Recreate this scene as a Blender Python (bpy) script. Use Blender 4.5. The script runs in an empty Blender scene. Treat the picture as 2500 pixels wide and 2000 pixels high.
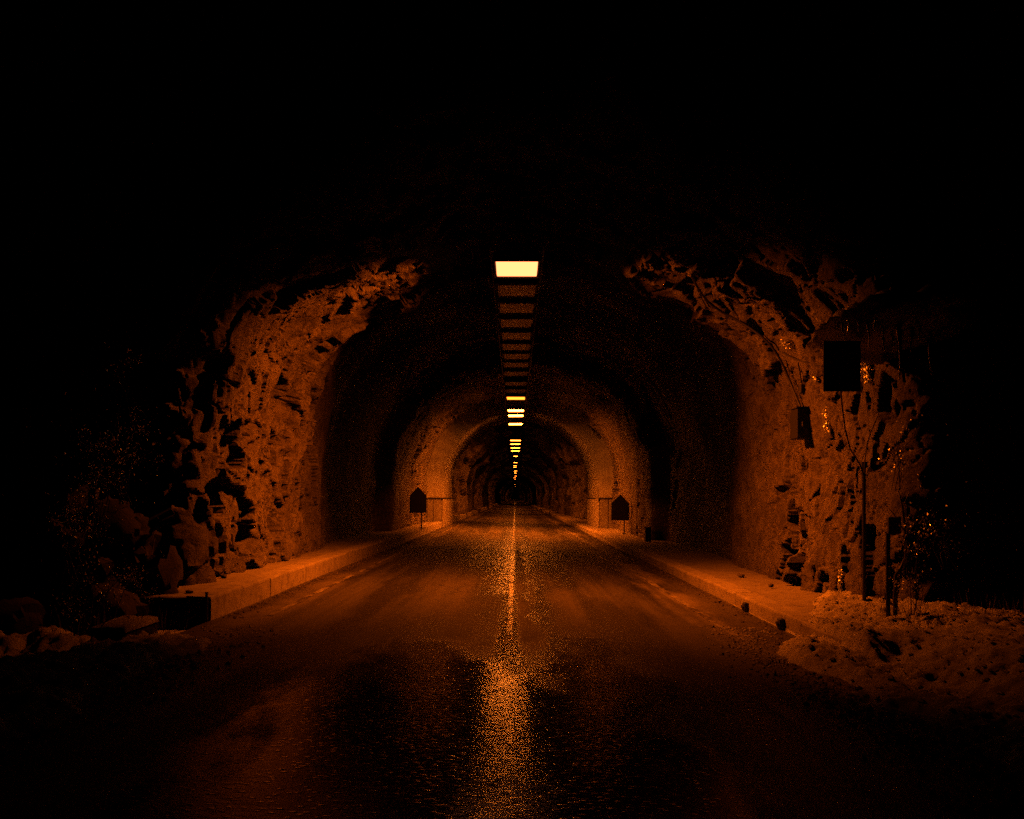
import bpy, math, random
import numpy as np
from mathutils import Vector
from mathutils.bvhtree import BVHTree
random.seed(5)
rng = np.random.default_rng(11)
S = bpy.context.scene
COL = S.collection

# ------------------------------------------------------------------ camera, sky, exposure
CAMZ = 1.6
cd = bpy.data.cameras.new("camera"); cam = bpy.data.objects.new("camera", cd); COL.objects.link(cam)
cam.location = (0, 0, CAMZ); cam.rotation_euler = (math.radians(90), 0, 0)
cd.sensor_width = 36; cd.lens = 28.8; cd.shift_x = -0.003; cd.shift_y = 0.0864
cd.clip_start = 0.05; cd.clip_end = 5000
S.camera = cam
W = bpy.data.worlds.new("World"); S.world = W; W.use_nodes = True
nt = W.node_tree; bg = nt.nodes["Background"]
sky = nt.nodes.new("ShaderNodeTexSky"); sky.sky_type = 'NISHITA'; sky.sun_disc = False
sky.sun_elevation = math.radians(-4); sky.sun_rotation = math.radians(200)
nt.links.new(sky.outputs[0], bg.inputs[0]); bg.inputs[1].default_value = 0.0008
S.view_settings.view_transform = 'Standard'; S.view_settings.look = 'None'
S.view_settings.exposure = 0.0; S.view_settings.gamma = 1.0; S.view_settings.use_curve_mapping = False
S.cycles.max_bounces = 6; S.cycles.diffuse_bounces = 0; S.cycles.glossy_bounces = 3
S.cycles.sample_clamp_indirect = 4.0
S.cycles.use_light_tree = True; S.cycles.light_sampling_threshold = 0.0
S.cycles.use_denoising = False      # keeps the fine sparkle of the wet road; the photograph is a grainy exposure

LAMP_COL = (1.0, 0.135, 0.003)
LAMP_L = 1.0
LAMP_Z = 5.5

# ------------------------------------------------------------------ noise
def _h(ix, iy, iz, seed):
    n = (ix.astype(np.int64) * 374761393 + iy.astype(np.int64) * 668265263 + iz.astype(np.int64) * 2147483647 + seed * 1274126177) & 0xFFFFFFFF
    n = ((n ^ (n >> 13)) * 1274126177) & 0xFFFFFFFF
    n = ((n ^ (n >> 16)) * 2246822519) & 0xFFFFFFFF
    return ((n ^ (n >> 15)) & 0xFFFFFF) / float(0xFFFFFF)
def vnoise(x, y, seed=0):
    ix = np.floor(x); iy = np.floor(y); fx = x - ix; fy = y - iy
    fx = fx * fx * (3 - 2 * fx); fy = fy * fy * (3 - 2 * fy); z = np.zeros_like(ix)
    a = _h(ix, iy, z, seed); b = _h(ix + 1, iy, z, seed); c = _h(ix, iy + 1, z, seed); d = _h(ix + 1, iy + 1, z, seed)
    return (a + (b - a) * fx) * (1 - fy) + (c + (d - c) * fx) * fy
def fbm(x, y, o=4, seed=0, g=0.5):
    s = 0; a = 1; t = 0
    for k in range(o):
        s = s + a * (vnoise(x, y, seed + 17 * k) - 0.5); t += a; a *= g; x = x * 2.03 + 5.1; y = y * 2.03 + 1.7
    return s / t * 2
def facets(x, y, seed, tilt=0.6):
    """cellular blocks: every cell a plane with its own height and tilt; returns height, edge distance, cell value"""
    ix = np.floor(x); iy = np.floor(y); z = np.zeros_like(ix)
    f1 = np.full(x.shape, 9.0); f2 = f1.copy(); h = np.zeros(x.shape); cv = np.zeros(x.shape)
    for dx in (-1, 0, 1):
        for dy in (-1, 0, 1):
            cx = ix + dx; cy = iy + dy
            px = cx + _h(cx, cy, z, seed); py = cy + _h(cx, cy, z, seed + 1)
            d = np.hypot(x - px, y - py)
            v = (_h(cx, cy, z, seed + 2) - .5) * 2 + ((_h(cx, cy, z, seed + 3) - .5) * (x - px) + (_h(cx, cy, z, seed + 4) - .5) * (y - py)) * 2 * tilt
            nr = d < f1
            f2 = np.where(nr, f1, np.minimum(f2, d)); h = np.where(nr, v, h)
            cv = np.where(nr, _h(cx, cy, z, seed + 5), cv); f1 = np.where(nr, d, f1)
    return h, f2 - f1, cv
def sstep(a, b, x):
    t = np.clip((x - a) / (b - a), 0, 1); return t * t * (3 - 2 * t)

# ------------------------------------------------------------------ mesh helpers
def link(name, me, mat, parent=None, smooth=True):
    o = bpy.data.objects.new(name, me); COL.objects.link(o)
    if mat is not None and not me.materials: me.materials.append(mat)
    if smooth and len(me.polygons): me.polygons.foreach_set("use_smooth", [True] * len(me.polygons))
    if parent is not None: o.parent = parent
    return o
def tag(o, label=None, cat=None, group=None, kind=None):
    for k, v in (("label", label), ("category", cat), ("group", group), ("kind", kind)):
        if v: o[k] = v
    return o
def empty(name, loc, rz=0, **kw):
    o = bpy.data.objects.new(name, None); COL.objects.link(o); o.location = loc; o.rotation_euler.z = rz
    o.empty_display_size = .2
    return tag(o, **kw)
def pydata(name, v, f):
    me = bpy.data.meshes.new(name); me.from_pydata([tuple(map(float, p)) for p in v], [], f); me.update(); return me
def grid_mesh(name, P, flip=False):
    n, m = P.shape[:2]
    me = bpy.data.meshes.new(name)
    idx = np.arange(n * m).reshape(n, m)
    q = np.stack([idx[:-1, :-1], idx[1:, :-1], idx[1:, 1:], idx[:-1, 1:]], -1).reshape(-1, 4)
    if flip: q = q[:, ::-1]
    me.vertices.add(n * m); me.vertices.foreach_set("co", P.reshape(-1).astype(np.float32))
    me.loops.add(q.size); me.loops.foreach_set("vertex_index", q.reshape(-1).astype(np.int32))
    me.polygons.add(len(q)); me.polygons.foreach_set("loop_start", np.arange(0, q.size, 4, dtype=np.int32))
    me.polygons.foreach_set("loop_total", np.full(len(q), 4, np.int32))
    me.update(calc_edges=True); me.validate(); return me
class MB:
    def __init__(s): s.v = []; s.f = []
    def box(s, c, d, taper=1.0, bev=0.0):
        x, y, z = c; a, b, h = d[0] / 2, d[1] / 2, d[2] / 2; n = len(s.v)
        if bev <= 0:
            for zz, t in ((-h, taper), (h, 1.0)):
                for sx, sy in ((-1, -1), (1, -1), (1, 1), (-1, 1)): s.v.append((x + sx * a * t, y + sy * b * t, z + zz))
            s.f += [tuple(n + k for k in q) for q in ((3, 2, 1, 0), (4, 5, 6, 7), (0, 1, 5, 4), (1, 2, 6, 5), (2, 3, 7, 6), (3, 0, 4, 7))]
        else:
            rings = [(-h, bev), (-h + bev, 0), (h - bev, 0), (h, bev)]
            for zz, i in rings:
                aa, bb = a - i, b - i; k = bev * .7
                for px, py in ((-aa + k, -bb), (aa - k, -bb), (aa, -bb + k), (aa, bb - k), (aa - k, bb), (-aa + k, bb), (-aa, bb - k), (-aa, -bb + k)):
                    s.v.append((x + px, y + py, z + zz))
            for r in range(3):
                for k in range(8): s.f.append((n + r * 8 + k, n + r * 8 + (k + 1) % 8, n + r * 8 + 8 + (k + 1) % 8, n + r * 8 + 8 + k))
            s.f.append(tuple(n + k for k in range(7, -1, -1))); s.f.append(tuple(n + 24 + k for k in range(8)))
        return s
    def tube(s, pts, r, seg=6, cap=True):
        pts = [Vector(p) for p in pts]; n0 = len(s.v); rr = r if hasattr(r, '__len__') else [r] * len(pts)
        up = Vector((0.13, 0.31, 0.94))
        for i, p in enumerate(pts):
            t = (pts[min(i + 1, len(pts) - 1)] - pts[max(i - 1, 0)]).normalized()
            a = t.cross(up)
            if a.length < 1e-3: a = t.cross(Vector((1, 0, 0)))
            a.normalize(); b = t.cross(a)
            for k in range(seg):
                w = 2 * math.pi * k / seg; s.v.append(tuple(p + (a * math.cos(w) + b * math.sin(w)) * rr[i]))
        for i in range(len(pts) - 1):
            for k in range(seg):
                q = n0 + i * seg; s.f.append((q + k, q + (k + 1) % seg, q + seg + (k + 1) % seg, q + seg + k))
        if cap: s.f.append(tuple(n0 + k for k in range(seg))[::-1]); s.f.append(tuple(n0 + (len(pts) - 1) * seg + k for k in range(seg)))
        return s
    def prism(s, poly, y0, y1):
        """polygon in the XZ plane given a thickness along Y"""
        n = len(s.v); m = len(poly)
        for yy in (y0, y1):
            for x, z in poly: s.v.append((x, yy, z))
        s.f.append(tuple(n + k for k in range(m))); s.f.append(tuple(n + m + k for k in range(m))[::-1])
        for k in range(m): s.f.append((n + (k + 1) % m, n + k, n + m + k, n + m + (k + 1) % m))
        return s
    def mesh(s, name): return pydata(name, s.v, s.f)
    def build(s, name, mat, parent=None, smooth=False): return link(name, s.mesh(name), mat, parent, smooth)

# ------------------------------------------------------------------ materials
class Mat:
    def __init__(s, name, rough=.8, spec=.5, col=(.3, .3, .3)):
        s.m = bpy.data.materials.new(name); s.m.use_nodes = True; s.n = s.m.node_tree.nodes; s.l = s.m.node_tree.links
        s.b = s.n["Principled BSDF"]; s.b.inputs["Roughness"].default_value = rough
        s.b.inputs["Specular IOR Level"].default_value = spec; s.b.inputs["Base Color"].default_value = (*col, 1)
        s.tc = s.n.new("ShaderNodeTexCoord").outputs["Object"]
    def map(s, scale=(1, 1, 1), rot=(0, 0, 0)):
        m = s.n.new("ShaderNodeMapping"); m.inputs["Scale"].default_value = scale; m.inputs["Rotation"].default_value = rot
        s.l.new(s.tc, m.inputs[0]); return m.outputs[0]
    def noise(s, sc, det=4, rough=.6, vec=None, dist=0):
        n = s.n.new("ShaderNodeTexNoise"); n.inputs["Scale"].default_value = sc; n.inputs["Detail"].default_value = det
        n.inputs["Roughness"].default_value = rough; n.inputs["Distortion"].default_value = dist
        s.l.new(vec if vec is not None else s.tc, n.inputs["Vector"]); return n.outputs["Fac"]
    def voro(s, sc, feat='F1', vec=None):
        n = s.n.new("ShaderNodeTexVoronoi"); n.inputs["Scale"].default_value = sc; n.feature = feat
        s.l.new(vec if vec is not None else s.tc, n.inputs["Vector"]); return n.outputs["Distance"]
    def mr(s, x, a, b, c=0., d=1., smooth=False):
        n = s.n.new("ShaderNodeMapRange"); n.inputs[1].default_value = a; n.inputs[2].default_value = b
        n.inputs[3].default_value = c; n.inputs[4].default_value = d
        if smooth: n.interpolation_type = 'SMOOTHSTEP'
        s.l.new(x, n.inputs[0]); return n.outputs[0]
    def op(s, o, a, b=None):
        n = s.n.new("ShaderNodeMath"); n.operation = o
        for i, q in enumerate((a, b)):
            if q is None: continue
            if isinstance(q, (int, float)): n.inputs[i].default_value = q
            else: s.l.new(q, n.inputs[i])
        return n.outputs[0]
    def xyz(s):
        n = s.n.new("ShaderNodeSeparateXYZ"); s.l.new(s.tc, n.inputs[0]); return n.outputs
    def mix(s, f, a, b):
        n = s.n.new("ShaderNodeMix"); n.data_type = 'RGBA'; s.l.new(f, n.inputs[0])
        for i, q in ((6, a), (7, b)):
            if isinstance(q, tuple): n.inputs[i].default_value = (*q, 1)
            else: s.l.new(q, n.inputs[i])
        return n.outputs[2]
    def bump(s, hgt, dist, strength=1.0, prev=None):
        n = s.n.new("ShaderNodeBump"); n.inputs["Distance"].default_value = dist
        if isinstance(strength, (int, float)): n.inputs["Strength"].default_value = strength
        else: s.l.new(strength, n.inputs["Strength"])
        s.l.new(hgt, n.inputs["Height"])
        if prev is not None: s.l.new(prev, n.inputs["Normal"])
        return n.outputs[0]
    def out(s, **kw):
        for k, v in kw.items():
            i = s.b.inputs[{"col": "Base Color", "rough": "Roughness", "norm": "Normal", "spec": "Specular IOR Level"}[k]]
            s.l.new(v, i)
        return s.m

def rock_mat():
    M = Mat("rock", .85, .3)
    a = M.noise(1.1, 5, .65); b = M.noise(9, 5, .7); c = M.noise(.35, 3, .5)
    v = M.map((5, 5, .9)); st = M.noise(1.0, 5, .65, v)
    col = M.mix(M.mr(a, .3, .7), (.16, .14, .12), (.36, .32, .27))
    col = M.mix(M.mr(st, .5, .72, 0, .55), col, (.17, .145, .12))
    col = M.mix(M.mr(b, .52, .66, 0, .75), col, (.085, .07, .055))
    col = M.mix(M.mr(M.noise(3.2, 6, .7, None, .6), .5, .64, 0, .6), col, (.07, .06, .05))
    wv = M.n.new("ShaderNodeVectorMath"); wv.operation = 'ADD'; nz_ = M.n.new("ShaderNodeTexNoise"); nz_.inputs["Scale"].default_value = 2.5; nz_.inputs["Detail"].default_value = 5
    sc_ = M.n.new("ShaderNodeVectorMath"); sc_.operation = 'SCALE'; sc_.inputs["Scale"].default_value = .35; M.l.new(M.tc, nz_.inputs["Vector"]); M.l.new(nz_.outputs["Color"], sc_.inputs[0]); M.l.new(M.tc, wv.inputs[0]); M.l.new(sc_.outputs[0], wv.inputs[1])
    e1 = M.voro(2.6, 'DISTANCE_TO_EDGE', wv.outputs[0]); e2 = M.voro(8, 'DISTANCE_TO_EDGE', wv.outputs[0]); keep = M.mr(M.noise(1.5, 3), .45, .55)
    c1 = M.op('MULTIPLY', M.mr(e1, 0, .022, 1, 0), keep); c2 = M.op('MULTIPLY', M.mr(e2, 0, .03, .8, 0), M.mr(M.noise(2.3, 3), .5, .6))
    col = M.mix(M.op('MAXIMUM', c1, c2), col, (.015, .012, .01))
    vc = M.n.new("ShaderNodeTexVoronoi"); vc.inputs["Scale"].default_value = 5.5; M.l.new(wv.outputs[0], vc.inputs["Vector"]); sep = M.n.new("ShaderNodeSeparateColor"); M.l.new(vc.outputs["Color"], sep.inputs[0])
    col = M.mix(M.mr(sep.outputs[0], .3, 1, 0, .45), col, (.09, .075, .06))
    fg = M.noise(55, 4, .8); col = M.mix(M.mr(fg, .54, .64, 0, .6), col, (.05, .042, .035)); col = M.mix(M.mr(fg, .46, .36, 0, .45), col, (.42, .38, .33))
    n = M.bump(M.op('MAXIMUM', c1, c2), -.05, 1.0); n = M.bump(M.noise(7, 7, .7), .08, .8, n); n = M.bump(M.noise(28, 6, .75), .03, .9, n); n = M.bump(M.noise(110, 3, .7), .004, .8, n)
    r = M.mr(c, .35, .65, .62, .9)
    return M.out(col=col, rough=r, norm=n)
def wetrock_mat():
    M = Mat("wet_rock", .3, .5)
    a = M.noise(3, 5, .6)
    col = M.mix(M.mr(a, .3, .7), (.03, .028, .025), (.10, .09, .075))
    n = M.bump(M.noise(25, 6, .7), .03, .8)
    return M.out(col=col, rough=M.mr(M.noise(2, 3), .4, .6, .25, .7), norm=n)
def concrete_mat(name="concrete", base=.34):
    M = Mat(name, .8, .35)
    a = M.noise(2.2, 6, .7); s = M.noise(1.0, 5, .65, M.map((4, 4, .5)))
    col = M.mix(M.mr(a, .3, .7), (base * .7, base * .65, base * .56), (base, base * .94, base * .84))
    col = M.mix(M.mr(s, .52, .75, 0, .6), col, (base * .38, base * .34, base * .3))
    col = M.mix(M.mr(M.noise(7, 6, .75), .5, .66, 0, .7), col, (base * .3, base * .26, base * .22))
    n = M.bump(M.noise(40, 5, .75), .012, .8); n = M.bump(M.noise(5, 5, .7), .03, .5, n)
    return M.out(col=col, norm=n)
def snow_mat():
    M = Mat("dirty_snow", .7, .35)
    a = M.noise(6, 6, .7); d = M.noise(45, 3, .7); big = M.noise(1.3, 4, .6)
    col = M.mix(M.mr(a, .3, .65), (.45, .43, .4), (.8, .78, .75))
    col = M.mix(M.mr(big, .48, .68, 0, .5), col, (.3, .27, .23))
    col = M.mix(M.mr(d, .58, .68, 0, .8), col, (.05, .04, .03))
    n = M.bump(M.noise(45, 6, .8), .035, 1.0)
    return M.out(col=col, rough=M.mr(M.noise(160, 1), .66, .7, .75, .2), norm=n)
def road_mat():
    M = Mat("wet_asphalt", .5, .5)
    X, Y, Z = M.xyz()
    wob = M.noise(.9, 5, .6, M.map((1, .45, 1)))
    wob2 = M.noise(2.2, 5, .65, M.map((1, .35, 1)))
    # standing wet area near the portal, thinning with distance
    yy = M.op('ADD', Y, M.op('MULTIPLY', M.op('SUBTRACT', wob, .5), 9.0))
    near = M.mr(yy, 6.8, 10.2, 1, 0, True)
    xl = M.mr(M.op('ADD', X, M.op('MULTIPLY', M.op('SUBTRACT', wob2, .5), 2.0)), -2.2, -1.5, 0, 1, True)
    xr = M.mr(M.op('ADD', X, M.op('MULTIPLY', M.op('SUBTRACT', wob2, .5), 2.0)), .8, 1.6, 1, 0, True)
    nearm = M.op('MULTIPLY', near, M.op('MULTIPLY', xl, xr))
    # narrow wet seam left of the centre line and broken one on the right
    def strip(xc, w, wav, y0, y1):
        d = M.op('ABSOLUTE', M.op('SUBTRACT', M.op('ADD', X, M.op('MULTIPLY', M.op('SUBTRACT', M.noise(.7, 3), .5), wav)), xc))
        m = M.mr(d, w * .5, w, 1, 0, True)
        return M.op('MULTIPLY', m, M.op('MULTIPLY', M.mr(Y, y0, y0 + 1, 0, 1), M.mr(Y, y1, y1 + 8, 1, 0)))
    sp = M.mr(M.noise(9, 4, .7, M.map((1, .5, 1))), .46, .54)
    seamR = M.op('MULTIPLY', strip(.38, .2, .9, 10, 34), sp)
    seamL = M.op('MULTIPLY', strip(-.36, .34, .5, 13, 40), sp)
    seamC = M.op('MAXIMUM', strip(-.06, .085, .05, 8, 900), strip(-.08, .17, .1, 5, 9.6))
    wet = M.op('MAXIMUM', M.op('MAXIMUM', seamR, seamL), nearm)
    # long wear streaks following the lanes
    streak = M.noise(1.0, 5, .6, M.map((1.3, .06, 1)))
    patch = M.noise(1.0, 5, .62, M.map((.9, .16, 1)))
    dry = M.mr(M.op('MULTIPLY', M.op('ADD', streak, patch), .5), .45, .55)
    col = M.mix(dry, (.020, .019, .017), (.09, .084, .075))
    col = M.mix(M.mr(M.noise(12, 6, .75), .4, .65, 0, .45), col, (.018, .017, .016))
    band = M.op('MULTIPLY', M.mr(M.op('ABSOLUTE', M.op('SUBTRACT', M.op('ADD', X, M.op('MULTIPLY', M.op('SUBTRACT', wob2, .5), .9)), 2.75)), .12, .42, 1, 0, True), M.mr(M.noise(1, 4, .6, M.map((.6, .22, 1))), .45, .56))
    band2 = M.op('MULTIPLY', M.mr(M.op('ABSOLUTE', M.op('SUBTRACT', M.op('ADD', X, M.op('MULTIPLY', M.op('SUBTRACT', wob2, .5), .5)), -3.2)), .1, .4, 1, 0, True), M.mr(M.noise(1, 4, .6, M.map((.6, .3, 1))), .42, .56))
    col = M.mix(M.op('MAXIMUM', band, M.op('MULTIPLY', band2, .7)), col, (.2, .18, .15))
    tr_ = M.noise(1.0, 4, .65, M.map((3.2, .035, 1))); col = M.mix(M.mr(tr_, .5, .62, 0, .55), col, (.018, .017, .016))
    wv = M.n.new("ShaderNodeVectorMath"); wv.operation = 'ADD'; nz_ = M.n.new("ShaderNodeTexNoise"); nz_.inputs["Scale"].default_value = 1.6; nz_.inputs["Detail"].default_value = 5
    sc_ = M.n.new("ShaderNodeVectorMath"); sc_.operation = 'SCALE'; sc_.inputs["Scale"].default_value = .6; M.l.new(M.tc, nz_.inputs["Vector"]); M.l.new(nz_.outputs["Color"], sc_.inputs[0]); M.l.new(M.tc, wv.inputs[0]); M.l.new(sc_.outputs[0], wv.inputs[1])
    ck = M.op('MULTIPLY', M.mr(M.voro(.55, 'DISTANCE_TO_EDGE', wv.outputs[0]), 0, .012, 1, 0), M.mr(M.noise(.5, 3), .48, .56))
    col = M.mix(ck, col, (.006, .006, .005))
    agg = M.noise(38, 5, .8)
    col = M.mix(M.mr(agg, .5, .68, 0, .6), col, (.15, .14, .125))
    col = M.mix(M.mr(agg, .5, .36, 0, .8), col, (.008, .008, .007))
    seams = M.op('MAXIMUM', seamR, seamL)
    col = M.mix(M.op('MULTIPLY', M.op('SUBTRACT', wet, M.op('MULTIPLY', seams, .5)), .8), col, (.014, .013, .012))
    rdry = M.mr(dry, 0, 1, .46, .64)
    rr = M.n.new("ShaderNodeMix"); M.l.new(wet, rr.inputs[0]); M.l.new(rdry, rr.inputs[2]); M.l.new(M.mr(seams, 0, 1, .095, .24), rr.inputs[3])
    r2 = M.n.new("ShaderNodeMix"); M.l.new(M.op('MULTIPLY', seamC, M.mr(M.noise(7, 4, .7, M.map((1, .8, 1))), .4, .5)), r2.inputs[0]); M.l.new(rr.outputs[0], r2.inputs[2]); r2.inputs[3].default_value = .10
    coarse = M.noise(26, 3, .6, M.map((.32, 1.0, 1))); fine = M.noise(90, 4, .7)
    n = M.bump(fine, .009, M.mr(wet, 0, 1, .6, .12))
    n = M.bump(coarse, .0026, M.mr(nearm, 0, 1, .05, 1.), n)
    n = M.bump(M.mr(M.voro(26, 'F1', M.map((.5, 1, 1))), .0, .32, 1, 0), .0040, M.mr(nearm, 0, 1, .05, 1.), n)
    n = M.bump(M.noise(9, 4, .65, M.map((.3, 1, 1))), .006, M.mr(wet, 0, 1, .25, .35), n)
    return M.out(col=col, rough=r2.outputs[0], norm=n, spec=M.mr(M.op('MAXIMUM', wet, seamC), 0, 1, .33, 1.0))
def paint_mat(name, c=(.62, .6, .55), rough=.55):
    M = Mat(name, rough, .5)
    w = M.noise(5, 6, .75, M.map((1, .3, 1)))
    col = M.mix(M.mr(w, .42, .6), (.05, .045, .04), c)
    return M.out(col=col, norm=M.bump(M.noise(120, 3), .004, .6))
def plain(name, c, rough=.5, metal=0., spec=.5, nz=True):
    M = Mat(name, rough, spec, c); M.b.inputs["Metallic"].default_value = metal
    if nz:
        a = M.noise(14, 5, .7); col = M.mix(M.mr(a, .35, .7), c, tuple(q * .55 for q in c))
        M.out(col=col, rough=M.mr(a, .3, .7, max(.05, rough - .1), min(1, rough + .15)))
    return M.m
def ice_mat():
    M = Mat("glaze_ice", .3, .9, (.7, .7, .7)); M.b.inputs["Metallic"].default_value = .75
    M.b.inputs["Coat Weight"].default_value = .5; M.b.inputs["Coat Roughness"].default_value = .1
    return M.m
ICI = Mat("icicle_ice", .2, .9, (.9, .9, .9)); ICI.b.inputs["Metallic"].default_value = .9; ICI = ICI.m
def emit_mat(name, k):
    m = bpy.data.materials.new(name); m.use_nodes = True; n = m.node_tree.nodes; l = m.node_tree.links
    n.remove(n["Principled BSDF"]); e = n.new("ShaderNodeEmission"); e.inputs[0].default_value = (1.0, .25, .085, 1) if k == 1.0 else (1.0, .195, .014, 1)
    e.inputs[1].default_value = 3.6 if k == 1.0 else 12.0 * k; l.new(e.outputs[0], n["Material Output"].inputs[0]); return m
ROCK = rock_mat(); WET = wetrock_mat(); CON = concrete_mat(); CON2 = concrete_mat("kerb_concrete", .42); SNOW = snow_mat(); ROAD = road_mat()
LINE = paint_mat("worn_paint", rough=.22); LINE2 = paint_mat("faded_paint", (.3, .28, .25))
METAL = plain("grey_metal", (.2, .2, .2), .5, .6); DARK = plain("dark_metal", (.035, .035, .037), .6, .0)
RUBBER = plain("black_cable", (.02, .02, .02), .6); GLASSOFF = plain("frosted_glass", (.10, .09, .08), .28, spec=.32)
BARK = plain("wet_bark", (.06, .045, .03), .45); ICE = ice_mat(); SIGNBACK = plain("sign_metal", (.05, .05, .05), .6, .2); BLACK = plain("near_black", (.010, .010, .010), .7)  # near-black puts the wall cabinet's backlit shade into its colour
DIM_STONE = Mat("dimmed_stone", .9, .3)  # darkened stone colour stands in for weak light on boulders and kerb block
DIM_STONE = DIM_STONE.out(col=DIM_STONE.mix(DIM_STONE.mr(DIM_STONE.noise(4, 6, .7), .35, .65), (.02, .017, .012), (.07, .06, .045)), norm=DIM_STONE.bump(DIM_STONE.noise(30, 6, .7), .03, .8))
SOIL = Mat("frozen_soil", .9, .3)
SOIL = SOIL.out(col=SOIL.mix(SOIL.mr(SOIL.noise(3, 6, .7), .3, .7), (.03, .025, .018), (.09, .075, .055)), norm=SOIL.bump(SOIL.noise(20, 6, .7), .05, .8))

# ------------------------------------------------------------------ ground and road
def zroad(x): return -0.035 * x
Y_END = 880.0
link("ground", grid_mesh("ground", np.stack(np.meshgrid(np.linspace(-2500, 2500, 9), np.linspace(-2500, 2500, 9)) + [np.full((9, 9), -.9)], -1), True), SOIL)["kind"] = "structure"
ys = np.concatenate([np.arange(-8, 30, .12), np.arange(30, 120, 1.), np.arange(120, 1500, 20.)])
xs = np.linspace(-3.66, 3.52, 70)
Xg, Yg = np.meshgrid(xs, ys)
fade = np.clip(30 / np.maximum(Yg, 30), .2, 1)
Zg = zroad(Xg) + .010 * fbm(Xg * .7, Yg * .35, 3, 3) + .005 * fbm(Xg * 3, Yg * 1.5, 3, 9) \
    - .010 * (np.exp(-((Xg + 2.35) / .35) ** 2) + np.exp(-((Xg + .85) / .35) ** 2) + np.exp(-((Xg - .95) / .35) ** 2) + np.exp(-((Xg - 2.3) / .3) ** 2))
link("road", grid_mesh("road", np.stack([Xg, Yg, Zg], -1), True), ROAD)["kind"] = "structure"
def road_z(x, y):
    x = np.asarray(x, float); y = np.asarray(y, float)
    return zroad(x) + .010 * fbm(x * .7, y * .35, 3, 3) + .005 * fbm(x * 3, y * 1.5, 3, 9) \
        - .010 * (np.exp(-((x + 2.35) / .35) ** 2) + np.exp(-((x + .85) / .35) ** 2) + np.exp(-((x - .95) / .35) ** 2) + np.exp(-((x - 2.3) / .3) ** 2))
def marking(xc, hw, y0, y1, mat, gap, seed):
    yy = np.concatenate([np.arange(y0, min(y1, 60), .06), np.arange(60, y1, 1.5)] if y1 > 60 else [np.arange(y0, y1, .06)])
    wl = hw * (1 + .5 * fbm(yy * 3, yy * 0, 4, seed)); wr = hw * (1 + .5 * fbm(yy * 3, yy * 0 + 7, 4, seed + 3))
    keep = vnoise(yy * 1.1, yy * 0, seed + 9) > gap
    v = []; f = []
    for i, y in enumerate(yy):
        for x in (xc - wl[i], xc + wr[i]): v.append((x, y, float(road_z(x, y)) + .006 + (0.004 if y > 60 else 0)))
        if i and keep[i] : f.append((2 * i - 2, 2 * i - 1, 2 * i + 1, 2 * i))
    link("road_marking", pydata("road_marking", v, f), mat)["kind"] = "structure"
marking(-.065, .036, 9.5, 500, LINE, .12, 31)
marking(-3.12, .045, 10.4, 300, LINE2, .06, 57)
marking(2.72, .05, 9.8, 300, LINE2, .12, 77)

# verges outside the tunnel mouth
def verge(x0, x1, sgn):
    xs = np.linspace(x0, x1, 120); ys = np.linspace(-8, 11.5, 160); X, Y = np.meshgrid(xs, ys)
    d = np.abs(X) - 3.5
    Z = zroad(np.clip(X, -3.6, 3.5)) - .02 + .12 * fbm(X * .8, Y * .8, 5, 40 + sgn) * sstep(0, .6, d) + .22 * sstep(.2, 3.5, d) + .03 * fbm(X * 5, Y * 5, 4, 90) - .24 * sstep(.0, .3, d) * sstep(9, 7, np.abs(X))
    return grid_mesh("verge", np.stack([X, Y, Z], -1), True)
link("verge", verge(-26, -3.6, 1), SOIL)["kind"] = "structure"
link("verge", verge(3.48, 26, 2), SOIL)["kind"] = "structure"

# raised walkways with kerb stones
def walkway(xk, xw, ztop, y0, seed, label):
    s = 1 if xw > xk else -1
    ys = np.concatenate([np.arange(y0 + .04, 50, .2), np.arange(50, Y_END, 12.)]); n = 14
    xs = np.linspace(xk + s * .30, xw, n); X, Y = np.meshgrid(xs, ys)
    Z = ztop + .03 * fbm(X * 1.2, Y * .6, 4, seed) + .012 * fbm(X * 7, Y * 5, 3, seed + 2) - .012
    P = np.stack([X, Y, Z], -1)
    # front skirt at the walkway's end
    P = np.concatenate([np.stack([P[0, :, 0], P[0, :, 1], np.full(n, -.4)], -1)[None], P], 0)
    w = link("pavement", grid_mesh("pavement", P, s > 0), CON); w["kind"] = "structure"
    zb = float(zroad(xk)); h = ztop - zb + .3
    L = 2.4; y = y0; k = 0
    while y < 62:
        mb = MB(); nn = 9; m = []
        prof = [(0, -.3), (0, h - .3 - .035), (.008, h - .3 - .012), (.03, h - .3), (.298, h - .3 + .004), (.298, -.3)]
        for j in range(nn):
            yy = y + .003 + (L - .006) * j / (nn - 1)
            for q, (dx, dz) in enumerate(prof):
                wob = .010 * float(fbm(np.array(yy * 2.1), np.array(dz * 4. + k), 3, seed + 5))
                chip = .02 * max(0, float(fbm(np.array(yy * 5.), np.array(1.0 * q), 2, seed + 8)) - .25) if q in (1, 2, 3) else 0
                mb.v.append((xk + s * (dx + wob + chip), yy, zb + dz + (wob * .6 - chip if q > 0 and q < 5 else 0)))
            if j:
                for q in range(5):
                    a = (j - 1) * 6 + q; f = (a, a + 1, a + 7, a + 6); mb.f.append(f if s < 0 else f[::-1])
        mb.f.append(tuple(range(6)) if s > 0 else tuple(range(5, -1, -1))); e = (nn - 1) * 6
        mb.f.append(tuple(e + q for q in (range(5, -1, -1) if s > 0 else range(6))))
        mb.build("kerb_stone", CON2, w); y += L; k += 1
    mb = MB(); mb.box((xk + s * .15, (y + Y_END) / 2, zb - .3 + h / 2), (.3, Y_END - y, h)); mb.build("kerb", CON2, w)
    return w
wl = walkway(-3.66, -5.4, .42, 9.85, 21, "")
wr = walkway(3.52, 5.9, .085, 8.3, 22, "")

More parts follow.
